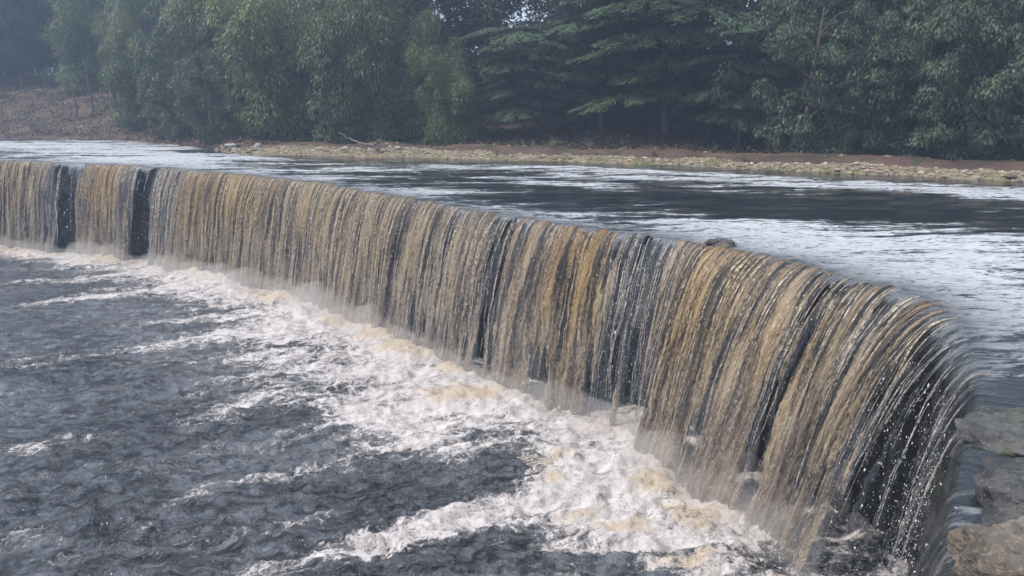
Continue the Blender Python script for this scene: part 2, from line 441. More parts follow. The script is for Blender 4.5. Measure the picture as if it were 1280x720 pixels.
# ------------------------------------------------------------------ river above the weir
def s_samples(ds_near, ds_far):
    out = [0.0]
    while out[-1] < L - 0.01:
        x, y, *_ = crest(np.array([out[-1]]))
        d = math.hypot(x[0], y[0])
        out.append(out[-1] + ds_near + (ds_far - ds_near) * min(1, max(0, (d - 4) / 34)))
    return np.array(out[:-1] + [L])

def seg_dist(px, py, poly):
    best = np.full(px.shape, 1e9)
    for (ax, ay), (bx, by) in zip(poly[:-1], poly[1:]):
        dx, dy = bx - ax, by - ay
        t = np.clip(((px - ax) * dx + (py - ay) * dy) / (dx * dx + dy * dy + 1e-9), 0, 1)
        best = np.minimum(best, np.hypot(px - ax - t * dx, py - ay - t * dy))
    return best

def band(px, py, pix, w, z=0.0):
    return np.exp(-(seg_dist(px, py, [unproject(a, b, z) for a, b in pix]) / w) ** 2)

ss = s_samples(0.014, 0.05)
up = -np.concatenate([[0.0], np.cumsum(0.03 * 1.028 ** np.arange(160))])
up = up[up > -75]
p_up = np.concatenate([up[::-1], np.array([0.03, 0.07, 0.11, 0.16, 0.21, 0.27, 0.33, 0.39])])
S, P = np.meshgrid(ss, p_up, indexing='xy')
P = np.where(P > 0, P * (0.62 + 0.45 * fbm1(S * 1.8, S * 0, 3, 25) + 0.25 * fbm1(S * 9, S * 0, 2, 26)).clip(np.interp(np.interp(S, sd, ckey), [1060, 1140, 1235, 1265], [.12, .75, .75, .3]), 1.5) * np.interp(np.interp(S, sd, ckey), [1100, 1160, 1225, 1260, 1300], [1, 1.5, 1.5, 1.1, .6]), P)
Vr = flow(S, P)
X, Y = Vr[..., 0], Vr[..., 1]
ripple = 0.31 + 0.0 * X
KEY = np.interp(S, sd, ckey)
ripple = ripple + 0.55 * np.exp(np.minimum(P, 0) / np.interp(KEY, [0, 500, 900, 1200], [2.4, 2.0, 1.4, 1.1]))
for pix, w, a in [([(-60, 180), (60, 181), (180, 187), (270, 196)], 4.0, .6), ([(560, 206), (800, 213), (1000, 224), (1290, 240)], 1.3, .42),
                  ([(700, 218), (900, 226), (1290, 246)], .8, .45), ([(430, 212), (520, 215)], .9, .3), ([(640, 224), (760, 232)], .9, .22),
                  ([(1000, 300), (1290, 310)], 1.7, .5), ([(1150, 345), (1290, 370)], 1.4, .42), ([(860, 278), (1000, 290)], .8, .34),
                  ([(250, 188), (600, 203)], 1.6, -.55), ([(620, 249), (900, 256), (1290, 272)], 1.5, -.26), ([(700, 204), (1290, 232)], .7, -.5),
                  ([(700, 240), (1000, 252)], .8, -.3)]:
    ripple += a * band(X, Y, pix, w)
ripple = ripple * np.interp(KEY, [1200, 1260], [1, .45])
lip = np.exp(-(np.maximum(-P, 0) / 0.75)) * 1.0
near = 1 / (1 + (np.hypot(X, Y) / 26) ** 2)
amp = (0.012 + 0.03 * np.clip(ripple, 0, 1)) * sstep(0.5, -0.6, P)
Vr[..., 2] += amp * fbm(X * 0.9, Y * 1.5, oct=4, seed=40) * (0.3 + 0.7 * near)
st = fbm1(S * 7 + 0.5 * fbm(S * 0.8, P * 0.8, oct=2, seed=9), P * 0.9, 3, 44)
Vr[..., 2] += 0.016 * st * lip
thin = np.where(P > 0, P / np.maximum(P.max(axis=1 if P.shape[1] == len(p_up) else 0, keepdims=True), 1e-6), -1.0)
UVr = np.stack([S, P], -1)
keep = np.isfinite(Vr[..., 2]).all() and None
me = mesh_from('river_water', Vr, grid_faces(*S.shape), M['river'], dict(ripple=ripple, lip=lip, thin=thin), UVr)
tag(link('river_water', me), kind='structure')

# ------------------------------------------------------------------ falling sheet
ss = s_samples(0.011, 0.034)
NT = 190
tau01 = np.linspace(0, 1, NT) ** 0.62
S, T = np.meshgrid(ss, tau01, indexing='xy')
KEY = np.interp(S, sd, ckey)
V0 = v0_of(S)
tmax = math.sqrt((DROP + 0.12) / 4.9)
Pp = T * tmax * V0 - (1 - T) * 0.10
FALL = (np.maximum(Pp, 0) / V0) ** 2 * 4.9          # metres fallen
ARC = np.sqrt(np.maximum(Pp, -0.1) ** 2 + FALL ** 2)
grow = sstep(0.0, 1.3, FALL)
W = S + 0.06 * fbm(S * 1.6, ARC * 1.0, oct=3, seed=51) * (0.3 + grow) + 0.10 * fbm(S * 0.5, ARC * 0.5, oct=2, seed=52) * grow
f1 = fbm1(W * 2.6, ARC * 0.28, 3, 61)
f2 = 1 - 2 * np.abs(vnoise(W * 5.0, ARC * 0.3, None, 62))
f3 = 1 - 2 * np.abs(vnoise(W * 11, ARC * 0.6, None, 63))
f4 = fbm(S * 30, ARC * 11, oct=3, seed=64)
field = 0.5 + 0.20 * f1 + 0.22 * f2 + 0.14 * f3 + 0.05 * f4
C = cover_of(KEY) - 0.10 * sstep(0.8, 2.6, FALL) * (1 - gold_of(KEY))
foot = sstep(DROP - 0.75, DROP - 0.1, FALL + 0.22 * f1)      # churned white near the pool
cov = np.clip((field - (1 - C)) * 2.1 + 0.45, 0, 1) + 0.25 * foot * np.clip(C * 2, 0, 1)
cov = cov * sstep(-0.06, 0.10, Pp + 0.05 * f2 + 0.04 * f3)
cov = np.where(C < 0.05, np.minimum(cov, 0.12), cov)
lift = 0.008 + (0.05 * f1 + 0.034 * f2 + 0.016 * f3) * (0.12 + 0.88 * grow) + 0.013 * f4 * (0.2 + grow) + 0.05 * foot
Vf = flow(S, Pp, lift)
keepf = (cov[:-1, :-1] + cov[1:, 1:] + cov[:-1, 1:] + cov[1:, :-1]) > 0.05
V_, F_, A_, U_ = prune(Vf.reshape(-1, 3), grid_faces(*S.shape, keepf),
                       dict(cover=np.clip(cov, 0, 1), gold=np.clip(gold_of(KEY) * (1 - 0.45 * sstep(0.6, 2.6, FALL)) + 0.15 * f1, 0, 1),
                            aerated=np.clip(0.0 + 0.35 * sstep(0.8, 3.0, FALL) + 0.15 * f1 + 0.7 * foot, 0, 1), fallen=FALL), np.stack([S, ARC], -1))
tag(link('falling_water', mesh_from('falling_water', V_, F_, M['fall'], A_, U_)), kind='structure')

# strands that stand proud of the sheet
def make_strands(n, seed):
    r = np.random.default_rng(seed)
    xs, ys, *_ = crest(sd)
    wgt = (0.15 + np.clip(cover_of(ckey), 0, 1)) * np.interp(ckey, [1190, 1230, 1280, 1320], [1, .4, .18, .02]) * np.where((cover_of(ckey) < .1) & (ckey < 300), 0.35, 1) / (6 + np.hypot(cx, cy))
    wgt[ckey < -250] = 0
    s0 = r.choice(sd, n, p=wgt / wgt.sum()) + r.uniform(-.01, .01, n)
    m = 46
    t0 = r.uniform(0.02, 0.5, n) ** 1.3; t1 = np.minimum(1, t0 + r.uniform(0.25, 0.9, n))
    t = t0[:, None] + (t1 - t0)[:, None] * np.linspace(0, 1, m)[None, :]
    s = s0[:, None] + 0 * t
    v0 = v0_of(s)
    p = t * tmax * v0
    fall = 4.9 * (t * tmax) ** 2
    arc = np.sqrt(p ** 2 + fall ** 2)
    s = s + 0.06 * fbm(s * 1.6, arc, oct=3, seed=51) * 1.0 + 0.035 * fbm(s * 9, arc * 1.6 + s0[:, None], oct=3, seed=71) * sstep(0.2, 1.5, fall)
    lift = r.uniform(-0.06, 0.05, n)[:, None] * sstep(0, 1, fall) + 0.008
    pts = flow(s, p, lift)
    d = np.hypot(pts[:, :1, 0], pts[:, :1, 1])
    base = r.lognormal(0, 0.45, n)[:, None] * (0.0032 + 0.00022 * d)
    u = np.linspace(0, 1, m)[None, :]
    rad = base * np.sin(np.pi * np.clip(u, 0.02, 0.98)) ** 0.5 * (1 + 0.55 * vnoise(arc * 9, s0[:, None] * 50, None, 73))
    rad = np.maximum(rad, 0.0006)
    V, Fq = tubes(pts, rad, 5)
    g = np.repeat(np.clip(gold_of(np.interp(s, sd, ckey)) * (1 - 0.5 * sstep(.8, 2.6, fall)), 0, 1)[:, :, None], 5, 2)
    return V, Fq, g.ravel()
V, Fq, g = make_strands(1200, 5)
tag(link('falling_water_strands', mesh_from('falling_water_strands', V, Fq, M['strand'], dict(gold=g))), kind='stuff')

# loose drops
def octas(C, R, stretch=None):
    base = np.array([[1, 0, 0], [-1, 0, 0], [0, 1, 0], [0, -1, 0], [0, 0, 1], [0, 0, -1]], float)
    f = np.array([[0, 2, 4], [2, 1, 4], [1, 3, 4], [3, 0, 4], [2, 0, 5], [1, 2, 5], [3, 1, 5], [0, 3, 5]])
    n = len(C)
    sc = np.ones((n, 1, 3)); 
    if stretch is not None: sc[:, 0, 2] = stretch
    V = C[:, None, :] + base[None] * R[:, None, None] * sc
    return V.reshape(-1, 3), (f[None] + 6 * np.arange(n)[:, None, None]).reshape(-1, 3)
def make_drops(n, seed):
    r = np.random.default_rng(seed)
    w = np.interp(ckey, [-300, 60, 90, 200, 240, 600, 780, 800, 860, 900, 1100, 1190, 1230, 1300, 1400], [.3, .5, 1, 1, .4, .4, .8, 2.5, 2.5, .7, .8, 1.2, 1.8, 1.2, .3]) / (5 + np.hypot(cx, cy))
    w[ckey < -250] = 0
    s = r.choice(sd, n, p=w / w.sum()) + r.uniform(-.01, .01, n)
    s = s + 0.05 * r.standard_normal(n)
    t = r.uniform(0.25, 1, n) ** 0.8
    p = t * tmax * v0_of(s) * r.uniform(0.75, 1.12, n)
    pts = flow(s, t * tmax * v0_of(s), r.normal(0.0, 0.07, n) * t)
    d = np.hypot(pts[:, 0], pts[:, 1])
    return octas(pts, r.lognormal(0, 0.5, n) * (0.0016 + 0.00014 * d), r.uniform(1, 3.2, n))
V, Fq = make_drops(7000, 8)
# splash drops thrown up from the pool
r_ = np.random.default_rng(14)
n = 9000
s_ = r_.uniform(2, L - 1.2, n)
pp_ = tmax * v0_of(s_)
bs = flow(s_, pp_)
x_, y_, nx_, ny_, k_ = crest(s_)
off = r_.normal(0.1, 0.28, n)
bs[:, 0] += nx_ * off; bs[:, 1] += ny_ * off
bs[:, 2] = -DROP + np.abs(r_.normal(0, 0.17, n)) * np.clip(cover_of(k_) * 1.3, 0.15, 1) * np.exp(-np.abs(off))
dd = np.hypot(bs[:, 0], bs[:, 1])
V2, F2 = octas(bs, r_.lognormal(0, 0.5, n) * (0.003 + 0.0002 * dd))
tag(link('spray_drops', mesh_from('spray_drops', np.vstack([V, V2]), np.vstack([Fq, F2 + len(V)]), M['spray'])), kind='stuff')

# fine mist hanging where the water lands
ms = np.arange(1.0, L - 2.2, 0.18)
mx_, my_, mnx, mny, mk = crest(ms)
pm = tmax * v0_of(ms)
mr_ = (0.34 + 0.13 * fbm1(ms * .8, ms * 0, 3, 150)) * np.clip(cover_of(mk) + .35, .3, 1.1)
ang = np.arange(14) / 14 * 2 * math.pi
A_, M_ = np.meshgrid(ang, np.arange(len(ms)), indexing='xy')
lump = 1 + .28 * fbm(ms[M_] * 1.7, np.cos(A_) * 1.2, np.sin(A_) * 1.2, 3, 151)
offr = np.cos(A_) * mr_[M_] * 1.25 * lump + .10; offz = np.sin(A_) * mr_[M_] * 1.2 * lump
Vm = np.stack([mx_[M_] + mnx[M_] * (pm[M_] + offr), my_[M_] + mny[M_] * (pm[M_] + offr), -DROP + .12 + offz], -1)
im = np.arange(Vm.shape[0] * 14).reshape(-1, 14); jm = np.roll(im, -1, 1)
Fm = np.stack([im[:-1], jm[:-1], jm[1:], im[1:]], -1).reshape(-1, 4)
MV = Nodes('spray_mist'); pvm = MV.n('VolumePrincipled'); pvm.inputs['Color'].default_value = (0.95, 0.92, 0.89, 1); pvm.inputs['Density'].default_value = 0.42
MV.done(vol=pvm.outputs[0])
me = mesh_from('spray_mist', Vm, Fm, MV.m)
import bmesh
bm = bmesh.new(); bm.from_mesh(me)
bmesh.ops.holes_fill(bm, edges=[e for e in bm.edges if e.is_boundary], sides=0)
bmesh.ops.recalc_face_normals(bm, faces=bm.faces[:])
if bm.calc_volume(signed=True) < 0: bmesh.ops.reverse_faces(bm, faces=bm.faces[:])
bm.to_mesh(me); bm.free()
tag(link('spray_mist', me), kind='stuff')

# ------------------------------------------------------------------ weir wall
ss = s_samples(0.05, 0.12)
hh = np.linspace(0, 1, 70)
S, Hh = np.meshgrid(ss, hh, indexing='xy')
x, y, nx, ny, k = crest(S)
out = -0.10 + 0.30 * Hh ** 1.5 + (0.07 * fbm(S * 1.1, Hh * 3.5, oct=4, seed=81) + 0.04 * fbm(S * 4, Hh * 12, oct=3, seed=82)) * sstep(0, 0.12, Hh)
z = -0.09 - Hh * (DROP + 0.6)
Vw = np.stack([x + nx * out, y + ny * out, z], -1)
x0, y0, nx0, ny0, _ = crest(ss)
back = np.stack([x0 - nx0 * 0.9, y0 - ny0 * 0.9, np.full_like(x0, -0.14)], -1)
backb = np.stack([x0 - nx0 * 0.9, y0 - ny0 * 0.9, np.full_like(x0, -DROP - 0.7)], -1)
Vw = np.concatenate([backb[None], back[None], Vw], 0)
wall = link('weir_wall', mesh_from('weir_wall', Vw, grid_faces(*Vw.shape[:2]), M['wall']))
tag(wall, 'long curved weir wall of dark wet stone behind the brown falling water', 'weir')

# ------------------------------------------------------------------ pool below the weir
ny_, nx_ = 620, 900
rr = 5.0 * (70 / 5.0) ** np.linspace(0, 1, ny_)
aa = np.radians(np.linspace(-44, 36, nx_))
Rr, Aa = np.meshgrid(rr, aa, indexing='ij')
X = Rr * np.sin(Aa); Y = Rr * np.cos(Aa)
# nearest crest point -> distance out from the foot of the fall
sc_ = slice(0, len(sd), 12)
CX, CY, CK = cx[sc_], cy[sc_], ckey[sc_]; ONX, ONY = onx[sc_], ony[sc_]
D = np.full(X.shape, 1e9); NI = np.zeros(X.shape, int)
for i in range(len(CX)):
    d = (X - CX[i]) ** 2 + (Y - CY[i]) ** 2
    mk = d < D
    D[mk] = d[mk]; NI[mk] = i
D = np.sqrt(D)
side = (X - CX[NI]) * ONX[NI] + (Y - CY[NI]) * ONY[NI]
K = CK[NI]
thr = tmax * v0_of(sd[sc_])[NI]
E = D - thr                                   # metres out from where the water lands
wid = np.interp(K, [-300, 0, 200, 350, 500, 700, 850, 1000, 1150, 1230, 1400], [0.9, 1.0, 1.5, 2.4, 2.9, 2.8, 2.7, 2.4, 1.5, .5, .2])
den = 0.76 * np.exp(-(np.maximum(E - 0.3, 0) / wid) ** 1.5) * np.interp(K, [1090, 1180, 1250], [1, .5, .1])
den += 0.19 * np.exp(-(np.maximum(E, 0) / (wid * 2.4)) ** 2) * np.interp(K, [1090, 1180, 1250], [1, .6, .2])
for pix, w, a in [([(720, 590), (610, 640), (500, 668), (420, 692), (300, 716)], .42, .62), ([(560, 560), (470, 525), (400, 504), (330, 500), (240, 524)], .5, .34),
                  ([(440, 580), (330, 598), (265, 604)], .30, .34), ([(240, 620), (205, 650), (170, 665)], .28, .28), ([(100, 690), (30, 665), (45, 680)], .35, .32),
                  ([(300, 345), (190, 362), (60, 378), (0, 386)], .55, .42), ([(420, 395), (300, 420), (150, 445), (0, 452)], .9, .24),
                  ([(200, 340), (90, 352), (0, 356)], .5, .34), ([(130, 690), (330, 660)], .4, .12), ([(560, 500), (430, 470), (300, 440)], .8, .2),
                  ([(700, 720), (560, 705)], .35, .3), ([(740, 650), (840, 690), (920, 735)], .55, .45), ([(700, 690), (860, 725)], .4, .35), ([(20, 560), (60, 558)], .3, .3)]:
    den += a * band(X, Y, pix, w, -DROP)
den -= 0.30 * band(X, Y, [(530, 600), (470, 600)], .7, -DROP) + 0.35 * band(X, Y, [(590, 690), (640, 700)], .35, -DROP) + 0.2 * band(X, Y, [(600, 590), (640, 600)], .4, -DROP)
den = np.clip(den, 0, 1.25) + 0.10
# smooth golden boils of rising water
boil = np.zeros_like(X); bz = np.zeros_like(X)
for (bx, by, w, hgt) in [(690, 575, .36, .14), (820, 607, .30, .16), (850, 650, .34, .16), (840, 700, .42, .16), (560, 498, .55, .16), (575, 463, .5, .12), (530, 437, .6, .14),
                         (265, 340, .8, .18), (150, 325, .9, .2), (210, 328, .6, .12), (440, 398, .55, .12), (700, 600, .3, .1), (735, 640, .3, .08), (770, 660, .25, .08), (480, 420, .6, .1), (350, 372, .7, .12), (30, 312, .9, .15)]:
    px_, py_ = unproject(bx, by, -DROP)
    dx = (X - px_) / 1.25 + 0.25 * vnoise(X * 2.2, Y * 2.2, None, 90); dy = (Y - py_) / 0.9 + 0.25 * vnoise(X * 2.2, Y * 2.2, None, 91)
    q = np.exp(-(dx ** 2 + dy ** 2) / w ** 2)
    boil = np.maximum(boil, .9 * q); bz += .55 * hgt * q
churn = np.exp(-(np.maximum(E, 0) / 2.2) ** 2) * np.clip(cover_of(K) * 1.4, .1, 1)
resn = np.exp(-(np.hypot(X, Y) / 26) ** 2)
z = 0.05 * fbm(X * 0.7, Y * 1.1, oct=4, seed=100) + 0.085 * (np.abs(fbm(X * 1.5, Y * 2.6, oct=4, seed=101, gain=.6)) - .5) * -(0.35 + resn) + 0.02 * fbm(X * 5, Y * 7, oct=2, seed=107) * resn
z += churn * (0.10 * fbm(X * 1.2, Y * 1.2, oct=4, seed=102) + 0.022 * fbm(X * 5, Y * 5, oct=3, seed=103) * (.3 + resn))
z += bz * 0.8 + 0.10 * np.exp(-(E / 0.35) ** 2) * np.clip(cover_of(K), .1, 1) * (0.8 + 0.6 * fbm(X * 2.5, Y * 2.5, oct=3, seed=104))
boil = np.clip(boil + 0.38 * np.exp(-(E / 0.8) ** 2), 0, 1)
Vp = np.stack([X, Y, -DROP + z], -1)
inside = (side > -0.3)
kf = inside[:-1, :-1] & inside[1:, 1:] & inside[:-1, 1:] & inside[1:, :-1]
V_, F_, A_, _ = prune(Vp.reshape(-1, 3), grid_faces(ny_, nx_, kf), dict(foam=den, boil=boil))
tag(link('plunge_pool_water', mesh_from('plunge_pool_water', V_, F_, M['pool'], A_)), kind='structure')

# ------------------------------------------------------------------ far shore, ground
SHORE_PX = [(-420, 166), (-150, 168), (0, 171), (150, 175), (268, 187), (290, 191), (450, 195), (600, 198), (800, 204), (1000, 213), (1150, 219), (1290, 226)]
sh = np.array([unproject(a, b) for a, b in SHORE_PX])
sh = np.vstack([[-130, 60], sh, [[26, 19], [45, 12], [100, 4]]])
def shore(x):
    return np.interp(x, sh[:, 0], sh[:, 1])
XB = unproject(278, 188)[0]
def ground_z(x, y):
    d = (y - shore(x)) * 0.93
    left = sstep(XB + 3, XB - 9, x)
    bank = -0.55 + 0.62 * sstep(-0.8, 0.5, d)
    right = 0.25 * sstep(0.5, 2.0, d) - 0.15 * sstep(3.5, 5, d) + 0.10 * np.maximum(d - 4.5, 0) + 0.25 * sstep(5, 9, d)
    lft = 2.9 * sstep(0.2, 8.5, d) + 0.05 * np.maximum(d - 8, 0)
    up = np.where(d > 0, right * (1 - left) + lft * left, 0)
    n = 0.10 * fbm(x * 0.5, y * 0.5, oct=4, seed=120) * sstep(0.2, 3, d)
    return bank + np.minimum(up, 9) + n
gx = np.concatenate([-np.geomspace(40, 130, 30)[::-1], np.arange(-39.8, 40, 0.28), np.geomspace(40, 100, 25)])
gy = np.concatenate([-np.geomspace(4, 28, 16)[::-1], np.arange(-3.8, 12, 0.5), np.arange(12, 62, 0.3), np.geomspace(62, 130, 30)])
GX, GY = np.meshgrid(gx, gy, indexing='xy')
GZ = ground_z(GX, GY)
# below the weir the bed is lower; near the camera a stone bank rises
ci = np.argmin((GX[..., None] - CX[None, None, ::6]) ** 2 + (GY[..., None] - CY[None, None, ::6]) ** 2, axis=-1)
gs = (GX - CX[::6][ci]) * ONX[::6][ci] + (GY - CY[::6][ci]) * ONY[::6][ci]
low = (gs > -0.5) & (GY < shore(GX) - 2)
GZ = np.where(low, -DROP - 1.2, GZ)
bankn = 0.75 - 6.5 * sstep(0.9, 3.4, GY + 0.35 * np.maximum(GX, 0) * 0 + 0.4 * fbm(GX, GY, oct=2, seed=130)) + 0.1 * fbm(GX * 1.5, GY * 1.5, oct=3, seed=131)
GZ = np.where(GY < 3.6, np.maximum(GZ, bankn), GZ)
GZ = np.where((GX < -60) & (GY < 40), np.maximum(GZ, 1.0), GZ)
tag(link('ground', mesh_from('ground', np.stack([GX, GY, GZ], -1), grid_faces(*GX.shape), M['ground'])), kind='structure')

# gravel bar along the water's edge
bx = np.arange(XB - 0.5, 30, 0.07); bw = np.linspace(0, 1, 60)
BX, BW = np.meshgrid(bx, bw, indexing='xy')
wdt = np.interp(BX, [XB, XB + 2, -3, 3, 8, 14, 30], [0.5, 2.6, 3.2, 2.5, 2.2, 2.0, 2.0]) * (1 + 0.15 * fbm(BX * 0.4, BX * 0, oct=2, seed=140))
BY = shore(BX) - 0.45 + 0.35 * fbm(BX * 0.45, BX * 0 + 3, oct=4, seed=143) + BW * wdt
prof = np.sin(np.pi * np.clip(BW, 0, 1)) ** 0.8
hb = np.interp(BX, [XB, XB + 3, -3, 2, 9, 12, 16, 30], [0.15, 0.36, 0.36, 0.26, 0.26, 0.36, 0.28, 0.28])
BZ = -0.06 + hb * prof * (0.85 + 0.22 * fbm(BX * 0.7, BY * 0.7, oct=3, seed=141)) + 0.05 * prof * fbm(BX * 3, BY * 3, oct=3, seed=142)
tag(link('gravel_bar', mesh_from('gravel_bar', np.stack([BX, BY, BZ], -1), grid_faces(*BX.shape), M['bar'])), kind='structure')
def bar_z(x, y):
    i = np.argmin((BX - x) ** 2 + (BY - y) ** 2); return float(BZ.ravel()[i])

# stones and litter strewn on the bar and on the left bank
r = np.random.default_rng(33)
n = 9000
ii = r.integers(0, BX.size, n)
keep = (BW.ravel()[ii] > 0.06) & (BX.ravel()[ii] < 24); ii = ii[keep]
Cc = np.stack([BX.ravel()[ii], BY.ravel()[ii], BZ.ravel()[ii]], -1) + r.normal(0, 0.02, (len(ii), 3)) * [1, 1, 0.2]
n2 = 900
lx = r.uniform(-36, 24, n2); ly = shore(lx) + r.uniform(2.5, 10, n2)
Cc = np.vstack([Cc, np.stack([lx, ly, ground_z(lx, ly)], -1)])
R = np.minimum(r.lognormal(-3.35, 0.5, len(Cc)), 0.13)
base = np.array([[1, 0, 0], [-1, 0, 0], [0, 1, 0], [0, -1, 0], [0, 0, 1], [0, 0, -1]], float)
jit = 1 + r.uniform(-.4, .4, (len(Cc), 6, 1))
sc3 = np.stack([r.uniform(.8, 2.2, len(Cc)), r.uniform(.7, 1.4, len(Cc)), r.uniform(.35, .9, len(Cc))], -1)
an = r.uniform(0, 6.28, len(Cc))
lv = base[None] * jit * R[:, None, None] * sc3[:, None, :]
rx = lv[..., 0] * np.cos(an)[:, None] - lv[..., 1] * np.sin(an)[:, None]; ry = lv[..., 0] * np.sin(an)[:, None] + lv[..., 1] * np.cos(an)[:, None]
V = (Cc[:, None, :] + np.stack([rx, ry, lv[..., 2]], -1)).reshape(-1, 3)
f8 = np.array([[0, 2, 4], [2, 1, 4], [1, 3, 4], [3, 0, 4], [2, 0, 5], [1, 2, 5], [3, 1, 5], [0, 3, 5]])
Fq = (f8[None] + 6 * np.arange(len(Cc))[:, None, None]).reshape(-1, 3)
tone = np.repeat(np.where(r.random(len(Cc)) < 0.02, 1.0, r.uniform(0, 0.88, len(Cc))), 6)
tag(link('pebbles', mesh_from('pebbles', V, Fq, M['debris'], dict(tone=tone), smooth=False)), kind='stuff')

# ------------------------------------------------------------------ rocks
def ico(sub):
    t = (1 + 5 ** .5) / 2
    v = [(-1, t, 0), (1, t, 0), (-1, -t, 0), (1, -t, 0), (0, -1, t), (0, 1, t), (0, -1, -t), (0, 1, -t), (t, 0, -1), (t, 0, 1), (-t, 0, -1), (-t, 0, 1)]
    v = [np.array(a, float) / np.linalg.norm(a) for a in v]
    f = [(0, 11, 5), (0, 5, 1), (0, 1, 7), (0, 7, 10), (0, 10, 11), (1, 5, 9), (5, 11, 4), (11, 10, 2), (10, 7, 6), (7, 1, 8), (3, 9, 4), (3, 4, 2), (3, 2, 6), (3, 6, 8), (3, 8, 9), (4, 9, 5), (2, 4, 11), (6, 2, 10), (8, 6, 7), (9, 8, 1)]
    for _ in range(sub):
        c = {}; g = []
        def midp(a, b):
            k = (min(a, b), max(a, b))
            if k not in c:
                m = v[a] + v[b]; v.append(m / np.linalg.norm(m)); c[k] = len(v) - 1
            return c[k]
        for a, b, d in f:
            ab, bd, da = midp(a, b), midp(b, d), midp(d, a)
            g += [(a, ab, da), (b, bd, ab), (d, da, bd), (ab, bd, da)]
        f = g
    return np.array(v), np.array(f)
ICO5 = ico(5); ICO3 = ico(3)
def rock(name, loc, size, mat, seed, label, cat='rock', group=None, rz=0.0, rough=0.22, boxy=0.6, lod=ICO5):
    v, f = lod
    q = np.sign(v) * np.abs(v) ** boxy
    q = q / (np.abs(q) ** 3).sum(1, keepdims=True) ** (1 / 3)
    n = fbm(v[:, 0] * 1.4 + seed, v[:, 1] * 1.4, v[:, 2] * 1.4, 4, seed) * rough + fbm(v[:, 0] * 6 + seed, v[:, 1] * 6, v[:, 2] * 6, 3, seed + 5) * rough * 0.16
    q = q * (1 + n[:, None]) * np.array(size)
    o = link(name, mesh_from(name, q, f, M[mat]), None, loc, rz)
    return tag(o, label, cat, group)
def at(px, py, z): x, y = unproject(px, py, z); return (x, y, z)
W_ROCKS = 'rocks at the near end of the weir'
def rk(px, py, z): x, y = unproject(px, py, z); return (x, y, z)
rock('rock', rk(1276, 724, -0.03), (0.28, 0.34, 0.28), 'brown_rock', 3, 'rounded brown boulder in the bottom right corner with a dark hollow on its face', group=W_ROCKS, rz=0.3, rough=.28, boxy=.85)
rock('rock', rk(1312, 648, -0.06), (0.40, 0.44, 0.25), 'grey_rock', 8, 'wet grey rock with water streaking over it just behind the brown boulder', group=W_ROCKS, rz=-0.4, rough=.26, boxy=.85)
rock('rock', rk(1356, 575, -0.07), (0.56, 0.66, 0.29), 'grey_rock', 15, 'broad grey rock with a mossy patch under a sheet of water at the weir end', group=W_ROCKS, rz=0.6, rough=.26, boxy=.85)
_i = int(np.argmin(np.abs(ckey - 893))); rock('rock', (cx[_i] - onx[_i] * .22, cy[_i] - ony[_i] * .22, -0.02), (0.26, 0.2, 0.13), 'dark_rock', 21, 'small dark rock breaking the water on the lip of the weir', rough=0.3)
for px, py, sz, lab in [(322, 181, .13, 'pale upright stone near the left end of the gravel bar'), (432, 183, .12, 'pale low stone on the gravel bar left of the driftwood stump'),
                        (497, 184, .13, 'pale stone on the gravel bar just right of the driftwood stump'), (1138, 201, .19, 'white stone on the back edge of the right gravel bar, largest of three'),
                        (1168, 199, .13, 'middle white stone of three on the right gravel bar'), (1191, 199, .12, 'white stone on the right gravel bar, nearest the right edge of the picture'),
                        (287, 178, .3, 'flat grey stone standing in the water off the left tip of the gravel bar')]:
    x, y = unproject(px, py, 0.35)
    z = bar_z(x, y) if px != 287 else 0.02
    rock('stone', (x, y, z + sz * 0.25), (sz * 1.2, sz, sz * (.7 if px != 322 else 1.3)), 'pale_stone', px, lab, 'stone', 'pale stones along the gravel bar', lod=ICO3)

# driftwood stump on the bar
x, y = unproject(471, 186, 0.3); z = bar_z(x, y)
t = empty('driftwood_stump', (x, y, z)); tag(t, 'pale weathered driftwood stump with a long bare branch lying on the gravel bar', 'driftwood')
u = np.linspace(0, 1, 12)
def one(pts, r0, r1, name, mat, parent, kink=0.03, seed=0):
    pts = np.array(pts, float); tt = np.linspace(0, 1, len(pts)); uu = np.linspace(0, 1, 14)
    p = np.stack([np.interp(uu, tt, pts[:, k]) for k in range(3)], -1)
    rg = np.random.default_rng(seed); p[1:-1] += rg.normal(0, kink, p[1:-1].shape)
    V, Fq = tubes(p[None], (r0 + (r1 - r0) * uu)[None], 7)
    return link(name, mesh_from(name, V, Fq, M[mat]), parent)
one([(0, 0, -.05), (0.05, 0, .25), (.0, 0, .5)], .16, .09, 'trunk', 'dry', t, .02, 1)
one([(0, 0, .25), (-.5, 0, .33), (-1.1, .1, .5), (-1.6, .1, .82)], .06, .018, 'branch', 'dry', t, .03, 2)
one([(0, 0, .3), (.18, 0, .5), (.2, .05, .66)], .05, .02, 'branch', 'dry', t, .02, 3)

